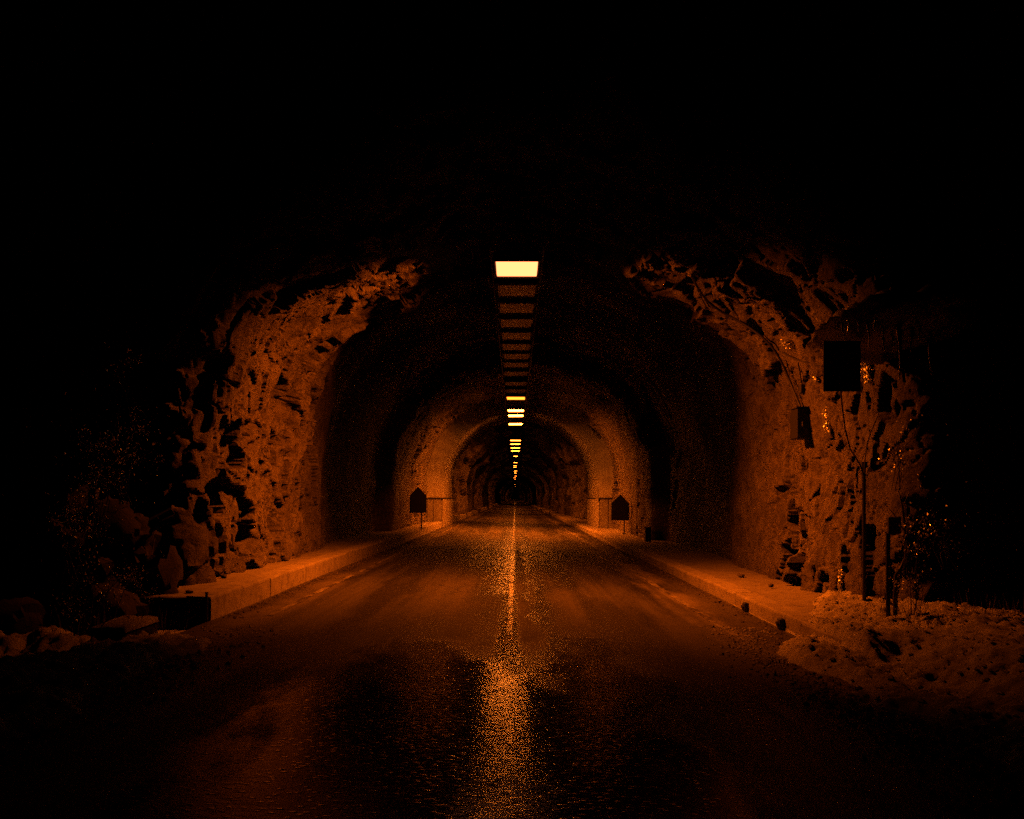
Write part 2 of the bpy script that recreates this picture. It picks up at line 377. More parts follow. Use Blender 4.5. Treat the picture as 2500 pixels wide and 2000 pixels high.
# ------------------------------------------------------------------ rock tunnel
XC, HW, ZS, HB, NE = .25, 4.65, 2.2, 4.25, 2.2
def profile(n, hw=HW, xc=XC, hb=HB, z0=-.35):
    a = np.linspace(0, math.pi, 1200); ca, sa = np.cos(a), np.sin(a)
    ex = -hw * np.sign(ca) * np.abs(ca) ** (2 / NE); ez = ZS + hb * np.abs(sa) ** (2 / NE)
    px = np.concatenate([[-hw] * 60, ex, [hw] * 60]) + xc; pz = np.concatenate([np.linspace(z0, ZS, 60, endpoint=False), ez, np.linspace(ZS, z0, 61)[1:]])
    L = np.concatenate([[0], np.cumsum(np.hypot(np.diff(px), np.diff(pz)))])
    s = np.linspace(0, L[-1], n); x = np.interp(s, L, px); z = np.interp(s, L, pz)
    tx, tz = np.gradient(x), np.gradient(z); k = np.hypot(tx, tz); kk = np.ones(9) / 9
    nx, nz = -tz / k, tx / k                                   # outward
    nx = np.convolve(np.pad(nx, 4, 'edge'), kk, 'valid'); nz = np.convolve(np.pad(nz, 4, 'edge'), kk, 'valid'); k = np.hypot(nx, nz)
    return s, x, z, nx / k, nz / k, L[-1]
_s, _x, _z, _nx, _nz, LP = profile(400)
CAB_S = LP - (2.85 + .35); CAB_Y = 13.75
def rock_disp(s, w, Yw, amp):
    """inward displacement (m) over the unrolled wall; s along the profile, w along the tunnel"""
    left = s < LP / 2
    wx = s + .30 * fbm(s * .9, w * .9, 3, 5) + .07 * fbm(s * 5, w * 5, 4, 6, .65); wy = w + .30 * fbm(s * .9 + 40, w * .9, 3, 7) + .07 * fbm(s * 5, w * 5 + 9, 4, 8, .65)
    ca, sa = math.cos(.35), math.sin(.35); u = wx * ca + wy * sa; v = -wx * sa + wy * ca
    A, eA, cA = facets(u / 1.5, v / 1.0, 100, 1.1)
    B, eB, cB = facets(u / .66, v / .5, 200, 1.2)
    C, eC, cC = facets(u / .26, v / .21, 300, 1.2)
    D, eD, cD = facets(u / .11, v / .075, 310, 1.2)
    rg = sstep(-.35, .35, fbm(s * .8 + 7, w * .8, 3, 55))
    d = .125 * A + (.05 + .05 * rg) * B + (.010 + .018 * rg) * C + (.003 + .005 * rg) * D + .12 * fbm(s * .45, w * .45, 3, 12) + .03 * fbm(s * 3.2, w * 2.6, 6, 14, .62)
    crackA = (eA < .035) & (cA > .5); crackB = (eB < .06) & (cB > .76); crackC = (eC < .12) & (cC > .86)
    d = d - .14 * crackA - .09 * crackB - .05 * crackC
    zone = fbm(s * .55, w * .55, 2, 15)
    p, eP, cP = facets(u / .48 + 3.3, v / .36, 400, .4)
    pocket = (cP > .90) & (zone > -.05)
    d = d - pocket * sstep(0, .05, eP) * (.26 + .10 * fbm(s * 6, w * 6, 3, 44))
    q, eQ, cQ = facets(u / .19 + 1.3, v / .14, 500, .4)
    d = d - ((cQ > .93) & (zone > -.25)) * sstep(0, .06, eQ) * .13
    soft = .16 * fbm(s * .6, w * .35, 4, 16) + .035 * fbm(s * 2.2, w * 2.2, 4, 17) + .012 * fbm(s * 11, w * 11, 3, 18)
    j = .5 * fbm(s * .8, w * .8, 3, 19)
    lim = np.where(left, 17.6, 15.6)
    m = 1 - sstep(lim - .5, lim + 1.3, Yw + j)
    m = np.maximum(m, .75 * sstep(25, 29, Yw) * sstep(-.1, .25, fbm(s * .3, w * .25, 2, 33)))
    d = d * (1 - .45 * sstep(11.6, 10.6, Yw)) 
    dd = d * m + soft * (1 - m)
    dd = dd - .6 * sstep(17.6, 22.5, Yw + .9 * fbm(s * .6, w * .6, 3, 68)) * (1 - sstep(29.2, 29.9, Yw + .5 * fbm(s * .7, w * 0, 2, 67)))
    c = np.abs(s / LP - .5)                     # low rough vault over the first lamp, rising behind it
    dd = dd + (.36 + .32 * np.exp(-((c - .125) / .045) ** 2)) * sstep(.27, .18, c) * (1 - sstep(15.6, 17.4, Yw + .8 * fbm(s * .9, w * .9, 3, 66))) * sstep(-1.5, .5, w - 10.8)
    # sheet ledge facing the cabinet kept flatter
    r = np.hypot((s - CAB_S) / .9, (w - CAB_Y) / .55); dd = dd * sstep(.3, 1.3, r) - .02
    return dd * amp
def tunnel_strip(name, w, n, amp=1.0, off=None, rock=True):
    s, x, z, nx, nz, L = profile(n); u = s / L
    Yp = 11.1 + (10.2 - 11.1) * sstep(.1, .9, u) - .25 * np.exp(-((u - .5) / .2) ** 2)
    rho = np.where(u < .5, .45, .6)
    Wg, Sg = np.meshgrid(w, s, indexing='ij'); Yp = Yp[None]; rho = rho[None]
    arc = rho * math.pi / 2
    t = Wg                                            # path coordinate: >= 0 tunnel, 0..-arc corner, beyond: cliff face
    a = np.clip(-t / arc, 0, 1) * math.pi / 2; beyond = np.maximum(-t - arc, 0)
    offs = rho * (1 - np.cos(a)) + beyond * .985
    Y = Yp + rho - rho * np.sin(a) + np.maximum(t, 0) - beyond * .06 + .25 * fbm(Sg * .15, beyond * .15, 2, 71) * sstep(0, 3, beyond)
    if off is not None: offs = offs + off(Sg, Y)
    d0 = rock_disp(Sg, np.where(t > 0, Y, Y.min() * 0 + 10.8 + t), Y, amp)
    d = d0.copy()
    for _ in range(1):
        q = np.pad(d, 1, 'edge'); d = (q[1:-1, 1:-1] * 9 + 1. * (q[:-2, 1:-1] + q[2:, 1:-1] + q[1:-1, :-2] + q[1:-1, 2:]) + .25 * (q[:-2, :-2] + q[2:, 2:] + q[:-2, 2:] + q[2:, :-2])) / 14
    # unrolled coordinate must run on continuously through the corner
    px = x[None] + nx[None] * (offs - d * np.cos(a)); pz = z[None] + nz[None] * (offs - d * np.cos(a)); py = Y - d * np.sin(a)
    return np.stack([px, py, pz], -1)
def widen(S_, Y): return .35 * fbm(Y * .12, S_ * .05, 2, 61) * sstep(46, 60, Y)
near_w = np.concatenate([-np.geomspace(26, 1.65, 60), np.arange(-1.6, 8.0, .027), np.arange(8, 15, .06), np.arange(15, 34, .13)])
P = tunnel_strip("n", near_w, 620)
tn = link("tunnel_rock", grid_mesh("tunnel_rock", P), ROCK); tn["kind"] = "structure"; tn.data.set_sharp_from_angle(angle=math.radians(20))
yl = float(P[-1, :, 1].max())
def far_strip(y0, y1, dy, n, seed):
    s, x, z, nx, nz, L = profile(n); w = np.arange(y0, y1 + dy, dy); Y, Sg = np.meshgrid(w, s, indexing='ij')
    sc = max(1, dy * 2)
    a, e, c = facets(Sg / (1.2 * sc ** .3), Y / (1.3 * sc), seed, .8)
    d = .3 * fbm(Sg * .3, Y * .13, 3, seed) + .24 * a + .28 * fbm(Sg * 1.0, Y * .7, 5, seed + 3) + .9 * np.maximum(0, fbm(Y * .16 + 40 * (Sg > L / 2), Sg * .06, 3, seed + 8)) * (1 - .7 * sstep(.25, .5, .5 - np.abs(Sg / L - .5))) 
    d = d * sstep(y0 - 4, y0 + 2, Y) if seed == 800 else d
    d = np.minimum(d, .8)
    return np.stack([x[None] - nx[None] * d, Y, z[None] - nz[None] * d], -1)
link("tunnel_rock", grid_mesh("tunnel_rock", far_strip(44.0, 130, .2, 170, 800)), ROCK)["kind"] = "structure"
link("tunnel_rock", grid_mesh("tunnel_rock", far_strip(129.5, Y_END, 2.2, 40, 900)), ROCK)["kind"] = "structure"

bvh = BVHTree.FromPolygons([v.co.copy() for v in tn.data.vertices], [tuple(p.vertices) for p in tn.data.polygons])
def hit(px, py, back=.03):
    """where the line of sight through a photo point (2500 wide) meets the near rock"""
    d = Vector(((px - 1257.5) / 2000, 1, -(py - 1216) / 2000)).normalized()
    h = bvh.ray_cast(Vector((0, 0, CAMZ)), d)
    if h[0] is None: return Vector((0, 0, CAMZ)) + d * 12
    return h[0] - d * back
def at(px, py, Y): return Vector(((px - 1257.5) / 2000 * Y, Y, CAMZ - (py - 1216) / 2000 * Y))

# ------------------------------------------------------------------ concrete arch
AX, AW, AH, AZ, AY0, AY1 = .28, 3.93, 3.65, 2.4, 42.0, 47.5
ar = empty("concrete_arch", (AX, AY0, 0), label="cast concrete arch ring lining the tunnel beyond the pentagon boards", cat="arch")
n = 90; a = np.linspace(0, math.pi, n); mb = MB()
ip = [(-AW, 1.62)] + [(-AW * math.cos(q), AZ + AH * math.sin(q)) for q in a] + [(AW, 1.62)]
op_ = [(-AW - 1.3, 1.62)] + [(-(AW + 1.3) * math.cos(q), AZ + (AH + 1.2) * math.sin(q)) for q in a] + [(AW + 1.3, 1.62)]
ysr = np.linspace(0, AY1 - AY0, 12); m = len(ip)
for yy in ysr:
    for i, (x, z) in enumerate(ip):
        k = 1 - .006 * float(fbm(np.array(i * .3), np.array(yy * 2), 3, 3)); mb.v.append((x * k, yy + .03 * (yy == 0) * math.sin(i * 1.7), z * k))
for j in range(len(ysr) - 1):
    for i in range(m - 1):
        q = j * m + i; mb.f.append((q, q + 1, q + m + 1, q + m))
b0 = len(mb.v)
for x, z in [(-AW - .8, 1.62)] + [(-(AW + .8) * math.cos(q), AZ + (AH + .75) * math.sin(q)) for q in a] + [(AW + .8, 1.62)]: mb.v.append((x, -1.1 + .06 * math.sin(x * 9 + z * 7), z))
for i in range(m - 1): mb.f.append((i + 1, i, b0 + i, b0 + i + 1))
b1 = len(mb.v)
for x, z in op_: mb.v.append((x, AY1 - AY0, z))
for i in range(m - 1): q = (len(ysr) - 1) * m + i; mb.f.append((q, q + 1, b1 + i + 1, b1 + i))
mb.build("arch_ring", CON, ar, True)
for s in (-1, 1):
    MB().box((s * (AW + .62), 2.20, .62), (1.2, 6.58, 1.86)).build("pier", CON, ar)
    MB().box((s * (AW + .56), 2.17, 1.585), (1.26, 6.7, .075), bev=.01).build("ledge", DARK, ar)
    x = 0
    for L in (.42, .30, .30):                      # cladding boards on the pier's end
        MB().box((s * (AW + .02 + x + L / 2), -1.13, .62), (L - .03, .06, 1.84), bev=.008).build("cladding_panel", CON2, ar); x += L
    y = -1.08
    for L in (1.1, 1.3, 1.5, 1.2, 1.4):
        MB().box((s * (AW - .015), y + L / 2, .62), (.06, L - .04, 1.84), bev=.008).build("cladding_panel", CON2, ar); y += L
MB().box((AW - .10, -1.12, 1.82), (.13, .14, .62), bev=.01).build("end_post", CON2, ar)

# ------------------------------------------------------------------ lamps
hs = MB(); hs.box((0, 0, .095), (.79, 1.0, .13), bev=.02); hs.box((0, -.505, .02), (.79, .02, .05)); hs.box((0, .505, .02), (.79, .02, .05))
HOUS = hs.mesh("housing"); HOUS.materials.append(DARK)
bw = MB(); bw.box((0, .02, .014), (.70, .82, .022), taper=.98); BOWL = bw.mesh("diffuser")
hg = MB(); hg.tube([(-.25, 0, .16), (-.25, 0, 1.3)], .012); hg.tube([(.25, 0, .16), (.25, 0, 1.3)], .012); HANG = hg.mesh("hanger"); HANG.materials.append(METAL)
def bowl(mat):
    m = BOWL.copy(); m.materials.append(mat); return m
B_OFF = bowl(GLASSOFF); E_MAIN = bowl(emit_mat("lamp_glow", 1.0)); E_MID = bowl(emit_mat("lamp_glow_mid", 5.0)); E_BACK = bowl(emit_mat("lamp_glow_back", 1.7)); E_WEAK = bowl(emit_mat("lamp_glow_weak", .4)); E_FAR = bowl(emit_mat("lamp_glow_far", 2.6))
def lamp(Y, mesh, label, group, narrow=False, x=.03, rot=None, k=0, down=None, z=LAMP_Z):
    o = empty("tunnel_lamp", (x, Y, z), math.radians(random.uniform(-1.3, 1.3) if rot is None else rot), label=label, cat="lamp", group=group)
    o.rotation_euler.y = math.radians(random.uniform(-.5, .5))
    parts = [("housing", HOUS), ("diffuser", mesh), ("hanger", HANG)]
    for nm, me in parts:
        c = bpy.data.objects.new(nm, me); COL.objects.link(c); c.parent = o
        if narrow and nm != "hanger": c.scale = (.52, .8, 1)
    if k or down:
        # the burner's optics: one lobe thrown to each wall, one down to the road
        for nm, tx, en, sp, ty in LOBES:
            dn = k if down is None else down
            if (dn if nm == 'down' else k) <= 0: continue
            ld = LD.get((nm, k, dn))
            if ld is None:
                ld = bpy.data.lights.new("sodium_burner", 'AREA'); ld.shape = 'RECTANGLE'; ld.size = .12; ld.size_y = .42
                ld.energy = en * (dn if nm == 'down' else k); ld.color = LAMP_COL; ld.spread = math.radians(sp); LD[(nm, k, dn)] = ld
            b = bpy.data.objects.new("sodium_burner", ld); COL.objects.link(b); b.parent = o
            b.location = (.16 * (1 if tx > 0 else -1 if tx < 0 else 0), 0, -.045); b.rotation_euler = (math.radians(ty), math.radians(-tx), 0)
    return o
LD = {}
LOBES = (("left", -46, 185., 99, 4), ("right", 46, 172., 95, -6), ("down", 0, 260., 122, 8))
G1, G2 = "glowing lamps along the tunnel crown", "unlit lamps in the ceiling row"
lamp(14.0, E_MAIN, "nearest and largest glowing ceiling lamp, just inside the tunnel mouth", G1, rot=0, k=1.0)
offs = [15.42, 16.85, 18.3, 19.75, 21.2, 22.6, 24.05, 25.75, 28.0, 29.9]
ordn = ["directly behind the big glowing one", "second", "third", "fourth", "fifth", "sixth", "seventh", "eighth", "ninth", "tenth and last, just before the first far glowing one"]
for i, y in enumerate(offs):
    lb = ("unlit ceiling lamp panel " + ordn[i]) if i in (0, 9) else f"unlit ceiling lamp panel, {ordn[i]} behind the big glowing one"
    lamp(y, B_OFF, lb, G2)
mid = [(32.1, "glowing lamp at the far end of the unlit panels"), (36.6, "upper of two close glowing lamps before the arch"), (38.9, "lower of two close glowing lamps before the arch"),
       (43.3, "single wide glowing lamp below the close pair, inside the arch"), (55.6, "topmost of four thin wide glowing bars beyond the arch"), (59.4, "second of four thin wide glowing bars beyond the arch"),
       (63.9, "third of four thin wide glowing bars beyond the arch"), (68.0, "lowest of four thin wide glowing bars beyond the arch")]
KK = {32.1: (0.0, .7), 36.6: (.24, 1.2), 38.9: (.42, 1.2), 43.3: (.10, 1.0), 55.6: (.08, .4), 59.4: (.12, .4), 63.9: (.08, .4), 68.0: (.06, .3)}
for y, lb in mid: lamp(y, E_WEAK if y < 33 else E_MID if y < 50 else E_BACK, lb, G1, k=KK[y][0], down=KK[y][1])
near_far = [(76.7, "first narrow glowing lamp below the wide bars"), (90.3, "second narrow glowing lamp below the wide bars")]
for y, lb in near_far: lamp(y, E_FAR, lb, G1, True, x=.05, k=.07, down=.3)
for y in [99, 104, 118, 123.5, 130, 146, 158, 171, 234, 269, 292, 350, 372, 400, 440, 487, 540, 624, 700, 800]:
    lamp(y, E_FAR, "small glowing lamp in the distant string above the vanishing point", "distant glowing lamps", True, x=.05 + random.uniform(-.12, .12), k=.045, down=.2)
# cable tray above the lamps
tr = empty("cable_tray", (0, 13.4, LAMP_Z + .2), label="thin steel cable tray running above the ceiling lamps", cat="cable tray")
for s in (-1, 1): MB().box((.03 + s * .44, 14, .02), (.03, 28, .07)).build("side_rail", DARK, tr)
rung = MB().box((0, 0, 0), (.84, .035, .02)).mesh("rung"); rung.materials.append(METAL)
for k in range(60):
    c = bpy.data.objects.new("rung", rung); COL.objects.link(c); c.parent = tr; c.location = (.03, .2 + k * .47, 0)

# ------------------------------------------------------------------ pentagon boards by the arch
def pent(X, Y, zb, w, h, rz, label, z0):
    o = empty("pentagon_board", (X, Y, z0), rz, label=label, cat="sign", group="pentagon boards beside the arch")
    a = zb - z0; sh = h * .66
    MB().prism([(-w / 2, a), (w / 2, a), (w / 2, a + sh), (0, a + h), (-w / 2, a + sh)], -.015, .015).build("board", SIGNBACK, o)
    MB().prism([(-w / 2 + .03, a + .03), (w / 2 - .03, a + .03), (w / 2 - .03, a + sh - .01), (0, a + h - .035), (-w / 2 + .03, a + sh - .01)], -.022, -.017).build("board_face", BLACK, o)
    MB().tube([(.18 * w / .8, .04, -.02), (.18 * w / .8, .04, a + sh)], .03, 8).build("post", METAL, o)
    MB().box((.18 * w / .8, .04, .01), (.16, .16, .03)).build("base_plate", METAL, o)
pent(4.43, 34.5, .66, .76, 1.09, .0, "pentagon board on a post by the right pier of the arch", .09)
pent(-3.79, 32.0, 1.02, .66, 1.02, .35, "pentagon board on a post by the left pier of the arch", .42)
ub = empty("utility_box", (4.62, 28.5, .08), label="small dark utility box low against the right tunnel wall", cat="box")
MB().box((0, 0, .24), (.2, .25, .46), bev=.015).build("box_body", DARK, ub); MB().box((0, 0, .49), (.25, .3, .035), bev=.01).build("lid", DARK, ub)
# notches of drain outlets in the right kerb
for (y, lb) in ((12.4, "dark drain stub at the foot of the right kerb, farther from the snow"), (10.75, "dark drain stub at the foot of the right kerb, beside the snow heap")):
    o = empty("drain_stub", (3.50, y, float(zroad(3.5))), label=lb, cat="drain", group="drain stubs in the right kerb")
    MB().box((-.01, 0, .07), (.07, .12, .15), bev=.012).build("stub_body", DARK, o)
    MB().tube([(-.05, 0, .07), (-.07, 0, .065)], .038, 10).build("outlet", RUBBER, o)

# ------------------------------------------------------------------ cabinet, junction box, cables on the right wall
c0 = at(1953, 1073, 13.75); o = empty("wall_cabinet", (c0.x, 13.75, c0.z), label="dark metal cabinet mounted on the right rock wall under a drooping cable", cat="cabinet")
MB().box((0, 0, .255), (.215, .34, .50), bev=.012).build("cabinet_body", BLACK, o)  # shade of the side turned from the lamp is in the colour
MB().box((-.01, -.178, .255), (.19, .014, .47), bev=.004).build("door", BLACK, o)
MB().box((.0, -.02, .52), (.25, .40, .02)).build("cap", DARK, o)
for z in (.1, .4): MB().box((.22, .0, z), (.28, .05, .03)).build("bracket", METAL, o)
MB().tube([(-.03, -.19, .2), (-.03, -.205, .2), (-.03, -.205, .28)], .008).build("handle", METAL, o)
p = hit(1959, 950, .06); o = empty("junction_box", tuple(p), label="small junction box on the rock above the wall cabinet", cat="box")
MB().box((0, 0, 0), (.09, .10, .15), bev=.01).build("box_body", DARK, o); MB().tube([(0, 0, .07), (0, 0, .11)], .02).build("gland", RUBBER, o)
def cable(pts, r, label, ends=None, back=.06):
    q = [hit(x, y, back) for x, y in pts]
    if ends: q.append(Vector(ends))
    # smooth the depth so the cable spans hollows
    for _ in range(3):
        for i in range(1, len(q) - 1): q[i] = q[i] * .5 + (q[i - 1] + q[i + 1]) * .25
    fine = []
    for i in range(len(q) - 1):
        p0 = q[max(i - 1, 0)]; p1 = q[i]; p2 = q[i + 1]; p3 = q[min(i + 2, len(q) - 1)]
        for k in range(5):
            t = k / 5; fine.append(.5 * ((2 * p1) + (p2 - p0) * t + (2 * p0 - 5 * p1 + 4 * p2 - p3) * t * t + (3 * p1 - p0 - 3 * p2 + p3) * t ** 3))
    fine.append(q[-1])
    tag(MB().tube(fine, r, 6).build("cable", RUBBER, None, True), label, "cable", "cables on the right rock wall")
cable([(1688, 672), (1702, 712), (1722, 745), (1752, 768), (1800, 782), (1835, 795), (1872, 828), (1900, 850), (1915, 880), (1930, 930), (1940, 970)], .022,
      "thick black cable sagging down the right rock wall to the cabinet", (c0.x, 13.7, c0.z + .52), .12)
cable([(1702, 705), (1712, 735), (1724, 748)], .012, "short black cable branching near the tunnel crown")
cable([(1948, 885), (1958, 905), (1957, 935)], .012, "thin black cable dropping into the small junction box")
cable([(1890, 845), (1905, 862), (1940, 885), (1975, 895), (2010, 893)], .014, "thin cable crossing the rock towards the square sign")

# ------------------------------------------------------------------ square sign and posts on the right
s0 = at(2010, 956, 9.6); s1 = at(2101, 832, 9.6); cx = (s0.x + s1.x) / 2; cz = (s0.z + s1.z) / 2; w = s1.x - s0.x; h = s1.z - s0.z
o = empty("road_sign", (cx, 9.6, cz), label="large dark rectangular sign held out from the rock right of the tunnel mouth", cat="sign")
MB().box((0, 0, 0), (w, .02, h), bev=.005).build("sign_plate", DARK, o)
MB().box((0, .02, h * .28), (w * .9, .025, .03)).build("brace", METAL, o); MB().box((0, .02, -h * .28), (w * .9, .025, .03)).build("brace", METAL, o)
for z in (-h * .28, h * .28): MB().tube([(.05, .03, z), (.45, 1.2, z)], .02).build("arm", METAL, o)
def ppost(base, top, r): return MB().tube([base, top], r, 8)
b = at(2110, 1479, 10.6); t = at(2109, 1139, 10.6)
o = empty("steel_post", (b.x, b.y, b.z - .1), label="tall thin steel post in the snow with a conduit forking at its top", cat="post")
MB().tube([(0, 0, 0), (t.x - b.x, 0, t.z - b.z + .1)], .024, 8).build("post_shaft", DARK, o)
MB().tube([(0, 0, t.z - b.z + .08), (0, 0, t.z - b.z + .16)], .04, 8).build("cap", DARK, o)
f1 = [at(x, y, 10.4) - Vector((b.x, b.y, b.z - .1)) for x, y in ((2109, 1160), (2100, 1135), (2075, 1095), (2064, 1050), (2057, 1000), (2053, 958))]
MB().tube(f1, .010, 6).build("conduit", RUBBER, o)
f2 = [at(x, y, 10.45) - Vector((b.x, b.y, b.z - .1)) for x, y in ((2110, 1160), (2112, 1120), (2118, 1080), (2130, 1045), (2145, 1010))]
MB().tube(f2, .008, 6).build("conduit", RUBBER, o)
b = at(2168, 1505, 9.6)
o = empty("marker_post", (b.x, b.y, b.z - .05), label="dark post carrying a small box plate, right of the tall thin post", cat="post")
H = 203 / 2000 * 9.6
MB().tube([(0, 0, 0), (0, 0, H + .05)], .026, 8).build("post_shaft", DARK, o)
MB().box((.06, -.03, H + .14), (.145, .04, .20), bev=.006).build("plate", DARK, o)
b = at(2186, 1502, 9.4)
pts = [at(x, y, 9.4) - b for x, y in ((2186, 1502), (2186, 1450), (2187, 1405), (2199, 1385), (2211, 1362), (2210, 1300), (2204, 1240), (2194, 1200))]
o = empty("bare_sapling", tuple(b), label="bent leafless sapling stem leaning beside the marker post", cat="sapling")
MB().tube(pts, [.026, .025, .024, .02, .018, .014, .011, .007], 6).build("stem", BARK, o, True)
tw = MB()
for k, (i, dx, dz) in enumerate(((3, .25, .3), (5, -.22, .35), (6, .2, .3), (5, .3, .2))):
    p0 = pts[i]; tw.tube([p0, p0 + Vector((dx * .5, .05, dz * .6)), p0 + Vector((dx, .08, dz))], [.007, .005, .003], 5)
tw.build("twigs", BARK, o, True)

# ------------------------------------------------------------------ rock ledge, icicles and ice
def blob(name, r, seed, mat, parent=None, sub=4, rough=.28, flat=1.):
    import bmesh
    bm = bmesh.new(); bmesh.ops.create_icosphere(bm, subdivisions=sub, radius=1)
    co = np.array([v.co[:] for v in bm.verts])
    h, e, c = facets(co[:, 0] * 1.4 + seed, co[:, 2] * 1.4 + co[:, 1] * .9, seed, .8)
    nz = fbm(co[:, 0] * 3 + seed, co[:, 1] * 3 + co[:, 2] * 2, 4, seed)
    k = 1 + rough * h * .8 + .12 * nz
    for v, q in zip(bm.verts, k): v.co = (v.co.x * q * r[0], v.co.y * q * r[1], v.co.z * q * r[2])
    me = bpy.data.meshes.new(name); bm.to_mesh(me); bm.free()
    return link(name, me, mat, parent, True)
o = blob("rock_ledge", (.75, .7, .26), 61, WET, None, 5, .7); o.location = (4.5, 10.05, 3.78); tag(o, "dark wet rock ledge hung with icicles above the square sign", "rock")
IC = [(2070, 790, 820, .5), (2098, 754, 815, 1), (2136, 790, 812, .6), (2158, 813, 863, 1.), (2179, 797, 861, .9), (2196, 799, 935, 1.3), (2201, 803, 847, .8), (2225, 809, 860, 1), (2246, 806, 836, .6), (2271, 817, 916, .8),
      (2058, 800, 830, .6), (2120, 795, 850, .7), (2150, 800, 822, .6)]
ICL = ["tiny icicle above the top middle of the square sign", "tall icicle rising above the others over the square sign's right edge", "stubby icicle just right of the square sign's corner", "first medium icicle in the row right of the sign", "second medium icicle in the row right of the sign",
       "longest icicle, reaching well below its neighbours", "short icicle touching the longest one on its right", "medium icicle between the longest and the far right one", "short faint icicle near the far right of the row", "long isolated icicle at the far right of the row",
       "smallest icicle over the sign's left part", "icicle hanging close behind the sign's upper right corner", "short icicle between the corner and the medium row"]
for i, (x, y0, y1, k) in enumerate(IC):
    Y = 9.25 + .12 * math.sin(i * 2.3); p = at(x, y0, Y); L = (y1 - y0) / 2000 * Y; m = MB(); q = []; rr = []
    for j in range(9):
        t = j / 8; q.append((.01 * math.sin(t * 5 + i), .006 * math.cos(t * 7 + i), .05 - (L + .05) * t)); rr.append(.026 * k * (1 - t) ** .8 * (1 + .18 * math.sin(t * 31 + i)) + .0015)
    c = m.tube(q, rr, 7).build("icicle", ICI, None, True); c.location = p
    tag(c, ICL[i], "icicle", "icicles above the square sign")
def basis(bias, jit):
    nn = rng.normal(size=3) * jit + (np.array(bias) if bias is not None else 0); nn /= np.linalg.norm(nn)
    a = np.cross(nn, rng.normal(size=3)); a /= np.linalg.norm(a); return a, np.cross(nn, a)
def shards(n, spread, size, elong=1.6, bias=(-.97, -.23, .23)):
    """irregular little ice facets scattered through an ellipsoid"""
    v = []; f = []
    for k in range(n):
        d = rng.normal(size=3); d /= np.linalg.norm(d); c = d * rng.uniform(.2, 1) ** .5 * np.array(spread)
        a, b_ = basis(bias, .55)
        s = size * rng.uniform(.45, 1.25); i = len(v); w_ = s / elong
        for u, q in ((-s, 0), (-.2 * s, -w_), (s, 0), (.1 * s, w_)): v.append(tuple(c + a * u + b_ * q))
        f.append((i, i + 1, i + 2, i + 3))
    return pydata("ice_glaze", v, f)
def ice_patch(px, py, Y, spread, n, size, label):
    o = link("ice_patch", shards(n, spread, size), ICE, None, False); p = at(px, py, Y) if Y else hit(px, py, .02)
    o.location = p; tag(o, label, "ice", "patches of glinting ice on the rock")
    return o
ice_patch(2118, 885, None, (.12, .16, .30), 4200, .017, "glittering curtain of ice just right of the square sign")
ice_patch(2022, 1020, None, (.10, .08, .28), 700, .014, "speckled ice below the left edge of the square sign")
ice_patch(1925, 838, None, (.16, .08, .10), 260, .013, "small ice glints where the thick cable crosses the rock")
ice_patch(2052, 1420, None, (.04, .05, .24), 700, .014, "narrow vertical streak of ice low on the rock by the snow")
ice_patch(1992, 925, None, (.05, .05, .05), 120, .016, "tiny bright ice spot left of the square sign")
ice_patch(2078, 800, 9.6, (.24, .08, .05), 300, .013, "thin line of frost along the ledge top above the square sign")

# ------------------------------------------------------------------ icy bushes
def bush(px, py, Y, wd, ht, n, nl, label, seed, ground=None):
    random.seed(seed); p = at(px, py, Y); g = max(.1, p.z - ht - .25)
    o = empty("icy_bush", (p.x, Y, g), label=label, cat="bush", group="ice-glazed bushes beside the tunnel mouth")
    m = MB(); tips = []
    zc = p.z - g
    for k in range(max(4, n // 3)):
        az = random.uniform(0, 6.28); r1 = random.uniform(.1, 1) * wd
        tip = Vector((math.cos(az) * r1, math.sin(az) * r1 * .6, zc + random.uniform(-ht, ht))); b_ = Vector((random.uniform(-.1, .1), random.uniform(-.1, .1), 0))
        md = b_ * .5 + tip * .5 + Vector((random.uniform(-.08, .08), random.uniform(-.08, .08), .1 * ht))
        pts = [b_, md, tip]; m.tube(pts, [.007, .005, .002], 4, False)
        for j in range(5):
            t = random.uniform(.35, 1); q = md.lerp(tip, t); e = q + Vector((random.uniform(-.22, .22), random.uniform(-.15, .15), random.uniform(-.1, .25)))
            m.tube([q, e], [.004, .0018], 3, False); tips += [q.lerp(e, u) for u in (.3, .6, 1)]
    m.build("stems", BARK, o, True)
    v = []; f = []; clumps = random.sample(tips, max(4, nl // 110))
    for k in range(int(nl * (.6 if p.x < 0 else .4))):
        c = np.array(random.choice(clumps)) + rng.normal(size=3) * (.05 if k % 5 else .22)
        a, b_ = basis((math.copysign(.95, -p.x), -.25, .2), .75)
        s = rng.uniform(.008, .018); i = len(v)
        for u, q in ((-s, 0), (0, -s * .45), (s, 0), (0, s * .45)): v.append(tuple(c + a * u + b_ * q))
        f.append((i, i + 1, i + 2, i + 3))
    l_ = link("icy_leaves", pydata("icy_leaves", v, f), ICE, o, False); l_["kind"] = "stuff"
bush(310, 1085, 8.6, .22, .38, 26, 1500, "ice-glazed bush nearest the left rock wall, glinting brightest", 1, .15)
bush(225, 1150, 8.2, .34, .42, 30, 1500, "wide ice-glazed bush in the left foreground behind the brightest one", 2, .15)
bush(170, 1290, 7.9, .30, .30, 26, 1100, "low dim ice-glazed bush at the far left", 3, .15)
bush(210, 1420, 7.9, .42, .26, 30, 1400, "low ice-glazed bush above the left snow patch", 4, .15)
bush(300, 930, 8.9, .16, .30, 14, 260, "slim ice-glazed twigs high on the left", 5, .15)
bush(2185, 1090, 9.5, .14, .26, 7, 700, "ice-glazed bush right of the square sign, high up", 6, .1)
